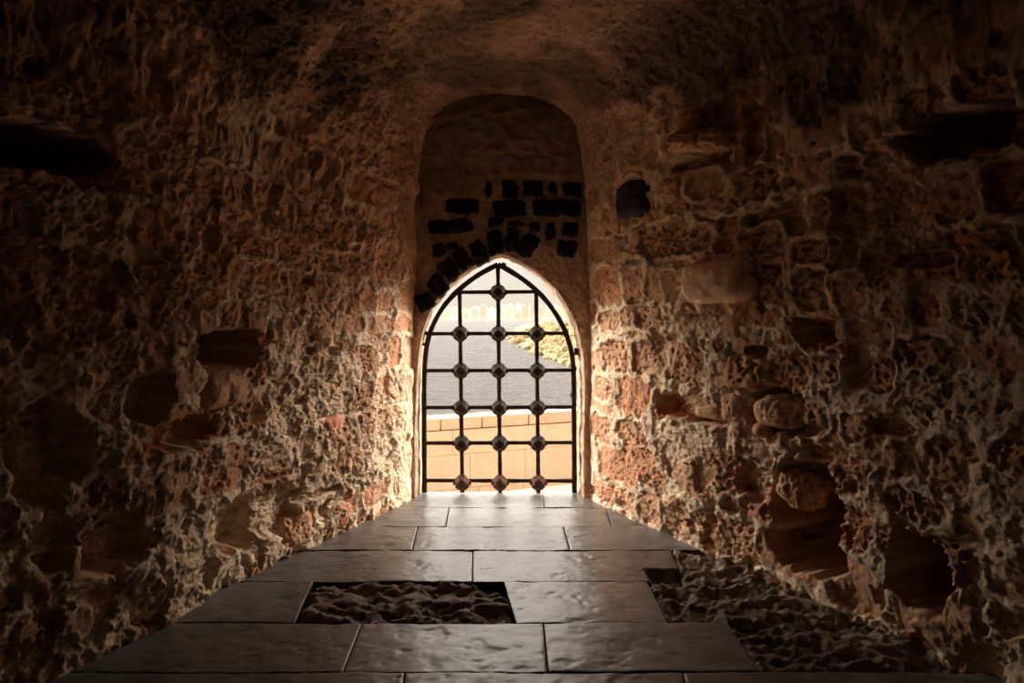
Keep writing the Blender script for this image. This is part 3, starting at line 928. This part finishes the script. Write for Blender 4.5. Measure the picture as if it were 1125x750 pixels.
# far shore and the hazy city
g = np.stack(np.meshgrid(np.linspace(-420, 420, 60), np.linspace(1490, 2400, 12), indexing='ij'), -1)
P = np.concatenate([g, np.full(g.shape[:2] + (1,), -1.8)], -1); P[..., 2] += fbm(P, .01, 3) * 2; P[:, 0, 2] = -5
P[:, 0, 1] -= 12
tag(grid_obj('far_shore', P, M['shore']), 'low far shore under the hazy city skyline', 'shore', kind='structure')

bmats = []  # pale facade and window colours paint in the sea haze
for k, c_ in enumerate([(.94, .87, .76), (.92, .86, .76), (.95, .89, .80), (.93, .84, .71), (.91, .85, .76)]):
    bmats.append(stone_mat('city_render', c_, rough=1, bump=.0, scale=.2, vary=.06, spec=.0))
M['cwin'] = stone_mat('city_window', (.86, .80, .71), rough=.9, bump=0, scale=1, vary=.1, spec=.05)

def building(x, Y, w, dpt, h, floors, cols, mat, roofbox, label):
    o = empty('city_building', (x, Y, -1.2)); tag(o, label, 'building', 'hazy city blocks across the water')
    bm = bmesh.new()
    def cube(x0, x1, y0, y1, z0, z1):
        r = bmesh.ops.create_cube(bm, size=1)
        for v in r['verts']:
            v.co = (x0 + (v.co.x + .5) * (x1 - x0), y0 + (v.co.y + .5) * (y1 - y0), z0 + (v.co.z + .5) * (z1 - z0))
    cube(-w / 2, w / 2, 0, dpt, -3, h)
    cube(-w / 2 - .4, w / 2 + .4, -.4, dpt + .4, h, h + .9)
    for f in range(1, floors):
        cube(-w / 2, w / 2, -.9, 0, f * h / floors - .2, f * h / floors + .2)
    nb = len(bm.faces)
    for f in range(floors):
        for c_ in range(cols):
            z0 = f * h / floors + .9; xx = -w / 2 + (c_ + .5) * w / cols
            cube(xx - w / cols * .26, xx + w / cols * .26, -.12, .1, z0, z0 + 1.5)
    bm.faces.ensure_lookup_table()
    for f in bm.faces[nb:]: f.material_index = 1
    bm_obj('block_body', bm, mat, o).data.materials.append(M['cwin'])
    if roofbox:
        bm = bmesh.new()
        cube(-w * .2, w * .12, 3, 9, h + .9, h + 4.2)
        bm_obj('roof_hut', bm, mat, o)

px_list = [(463, 8, 10), (473, 9, 8), (483, 9, 9), (492, 11, 11), (502, 8, 14), (511, 10, 10), (521, 11, 12), (531, 8, 15),
           (540, 9, 11), (549, 8, 13), (558, 11, 16), (568, 9, 10), (577, 8, 15), (586, 9, 17), (595, 10, 14), (605, 9, 18),
           (615, 11, 15), (626, 10, 12), (636, 10, 14), (447, 12, 9), (652, 12, 12)]
px_list.sort()
def bars_at(px):
    return ('left of the left upright bar' if px < 505 else 'between the left and middle upright bars' if px < 547 else
            'between the middle and right upright bars' if px < 590 else 'right of the right upright bar')
for k, (px, w, h) in enumerate(px_list):
    Y = 1520 + rr.uniform(0, 30)
    gaps = [abs(px - q[0]) for q in px_list if q[0] != px]
    w = min(w, min(gaps) - 1.2)
    H = h * .80 * Y / F
    hw = 'low' if h < 11 else 'mid-height' if h < 14 else 'tall'
    building(at(px, 347, Y).x, Y, w * Y / F, rr.uniform(12, 18), H, max(4, int(H / 3.2)), max(3, int(w * Y / F / 3.4)), bmats[k % 5], rr.random() < .6,
             f'{hw} pale hazy city block on the far waterfront, {bars_at(px)}')
# a second row of blocks in the streets behind
for k in range(22):
    px = 446 + k * 9.6 + rr.uniform(-.8, .8); h = rr.uniform(9, 15) + (2.5 if px > 545 else 0)
    Y = 1640 + rr.uniform(0, 30); W = rr.uniform(6.2, 7.6) * Y / F; H = h * .80 * Y / F
    building(at(px, 347, Y).x, Y, W, rr.uniform(12, 18), H, max(4, int(H / 3.2)), max(3, int(W / 3.4)), bmats[(k * 3) % 5], rr.random() < .5,
             f'pale city block set back behind the waterfront row, {bars_at(px)}')

# ------------------------------------------------------------------ light
SKY_FILL = 6.0
SIDE_FILL = 74.0
w = bpy.data.worlds.new('sky'); S.world = w; w.use_nodes = True
nt = w.node_tree; nt.nodes.clear()
out_ = nt.nodes.new('ShaderNodeOutputWorld'); bg = nt.nodes.new('ShaderNodeBackground')
tc = nt.nodes.new('ShaderNodeTexCoord'); sp = nt.nodes.new('ShaderNodeSeparateXYZ')
rp = nt.nodes.new('ShaderNodeValToRGB')
nt.links.new(tc.outputs['Generated'], sp.inputs[0]); nt.links.new(sp.outputs['Z'], rp.inputs['Fac'])
e = rp.color_ramp.elements
e[0].position = 0.0; e[0].color = (.88, .76, .60, 1)
e[1].position = .06; e[1].color = (.92, .85, .73, 1)
for pos, c_ in ((.13, (1.0, .92, .80, 1)), (1.0, (1.5, 1.4, 1.3, 1))):
    q = e.new(pos); q.color = c_
# added sky glow over the sea side, above the view, to brighten the interior
def mrange(src, a, b_, c, d):
    q = nt.nodes.new('ShaderNodeMapRange'); q.interpolation_type = 'SMOOTHSTEP'
    for k_, v_ in zip(('From Min', 'From Max', 'To Min', 'To Max'), (a, b_, c, d)): q.inputs[k_].default_value = v_
    nt.links.new(src, q.inputs['Value']); return q.outputs[0]
# added sky glow to either side, out of view, to light the side walls
ax = nd(nt, 'ShaderNodeMath', operation='ABSOLUTE'); nt.links.new(sp.outputs['X'], ax.inputs[0])
def mul(p, q):
    m_ = nd(nt, 'ShaderNodeMath', operation='MULTIPLY'); nt.links.new(p, m_.inputs[0]); nt.links.new(q, m_.inputs[1]); return m_.outputs[0]
lo = mul(mul(mrange(sp.outputs['Z'], -.02, .06, 0, 1), mrange(sp.outputs['Z'], .35, .75, 1, 0)), mul(mul(mrange(ax.outputs[0], .46, .82, 0, 1), mrange(ax.outputs[0], .84, .97, 1, .1)), mrange(sp.outputs['Y'], .0, .3, 0, SIDE_FILL)))
hi = mul(mul(mrange(sp.outputs['Z'], .14, .35, 0, 1), mrange(sp.outputs['Z'], .55, .85, 1, .1)), mrange(sp.outputs['Y'], .0, .45, 0, SKY_FILL))
mr = nd(nt, 'ShaderNodeMath', operation='ADD'); nt.links.new(lo, mr.inputs[0]); nt.links.new(hi, mr.inputs[1])
ad = nd(nt, 'ShaderNodeVectorMath', operation='MULTIPLY_ADD')
ad.inputs[0].default_value = (1.0, .90, .78)
cb = nt.nodes.new('ShaderNodeCombineXYZ')
for k in range(3): nt.links.new(mr.outputs[0], cb.inputs[k])
nt.links.new(cb.outputs[0], ad.inputs[1]); nt.links.new(rp.outputs['Color'], ad.inputs[2])
nt.links.new(ad.outputs[0], bg.inputs['Color']); bg.inputs['Strength'].default_value = 1.0
nt.links.new(bg.outputs[0], out_.inputs[0])

sl = bpy.data.lights.new('sun', 'SUN'); sl.energy = 2.2; sl.color = (1.0, .86, .66); sl.angle = math.radians(.6)
so = bpy.data.objects.new('sun', sl); COL.objects.link(so)
so.rotation_euler = Vector((-.55, .48, -.80)).to_track_quat('-Z', 'Y').to_euler()

pl = bpy.data.lights.new('window_portal', 'AREA'); pl.shape = 'RECTANGLE'; pl.size = 1.3; pl.size_y = 2.0
pl.cycles.is_portal = True
po = bpy.data.objects.new('window_portal', pl); COL.objects.link(po)
po.location = (0, 5.92, .95); po.rotation_euler = (math.radians(-90), 0, 0)

# ------------------------------------------------------------------ camera, view
cam = bpy.data.cameras.new('camera'); co = bpy.data.objects.new('camera', cam); COL.objects.link(co)
co.location = (0, 0, EYE); co.rotation_euler = (math.radians(90), 0, 0)
cam.sensor_width = 36; cam.lens = F / 1125 * 36
cam.shift_x = (562.5 - CX) / 1125; cam.shift_y = -(375 - CY) / 1125
cam.clip_end = 6000; cam.clip_start = .05
S.camera = co
S.view_settings.view_transform = 'Standard'; S.view_settings.look = 'None'
S.view_settings.gamma = 1; S.view_settings.use_curve_mapping = False
S.view_settings.exposure = 0.0
S.cycles.max_bounces = 10; S.cycles.diffuse_bounces = 6
S.cycles.sample_clamp_indirect = 6
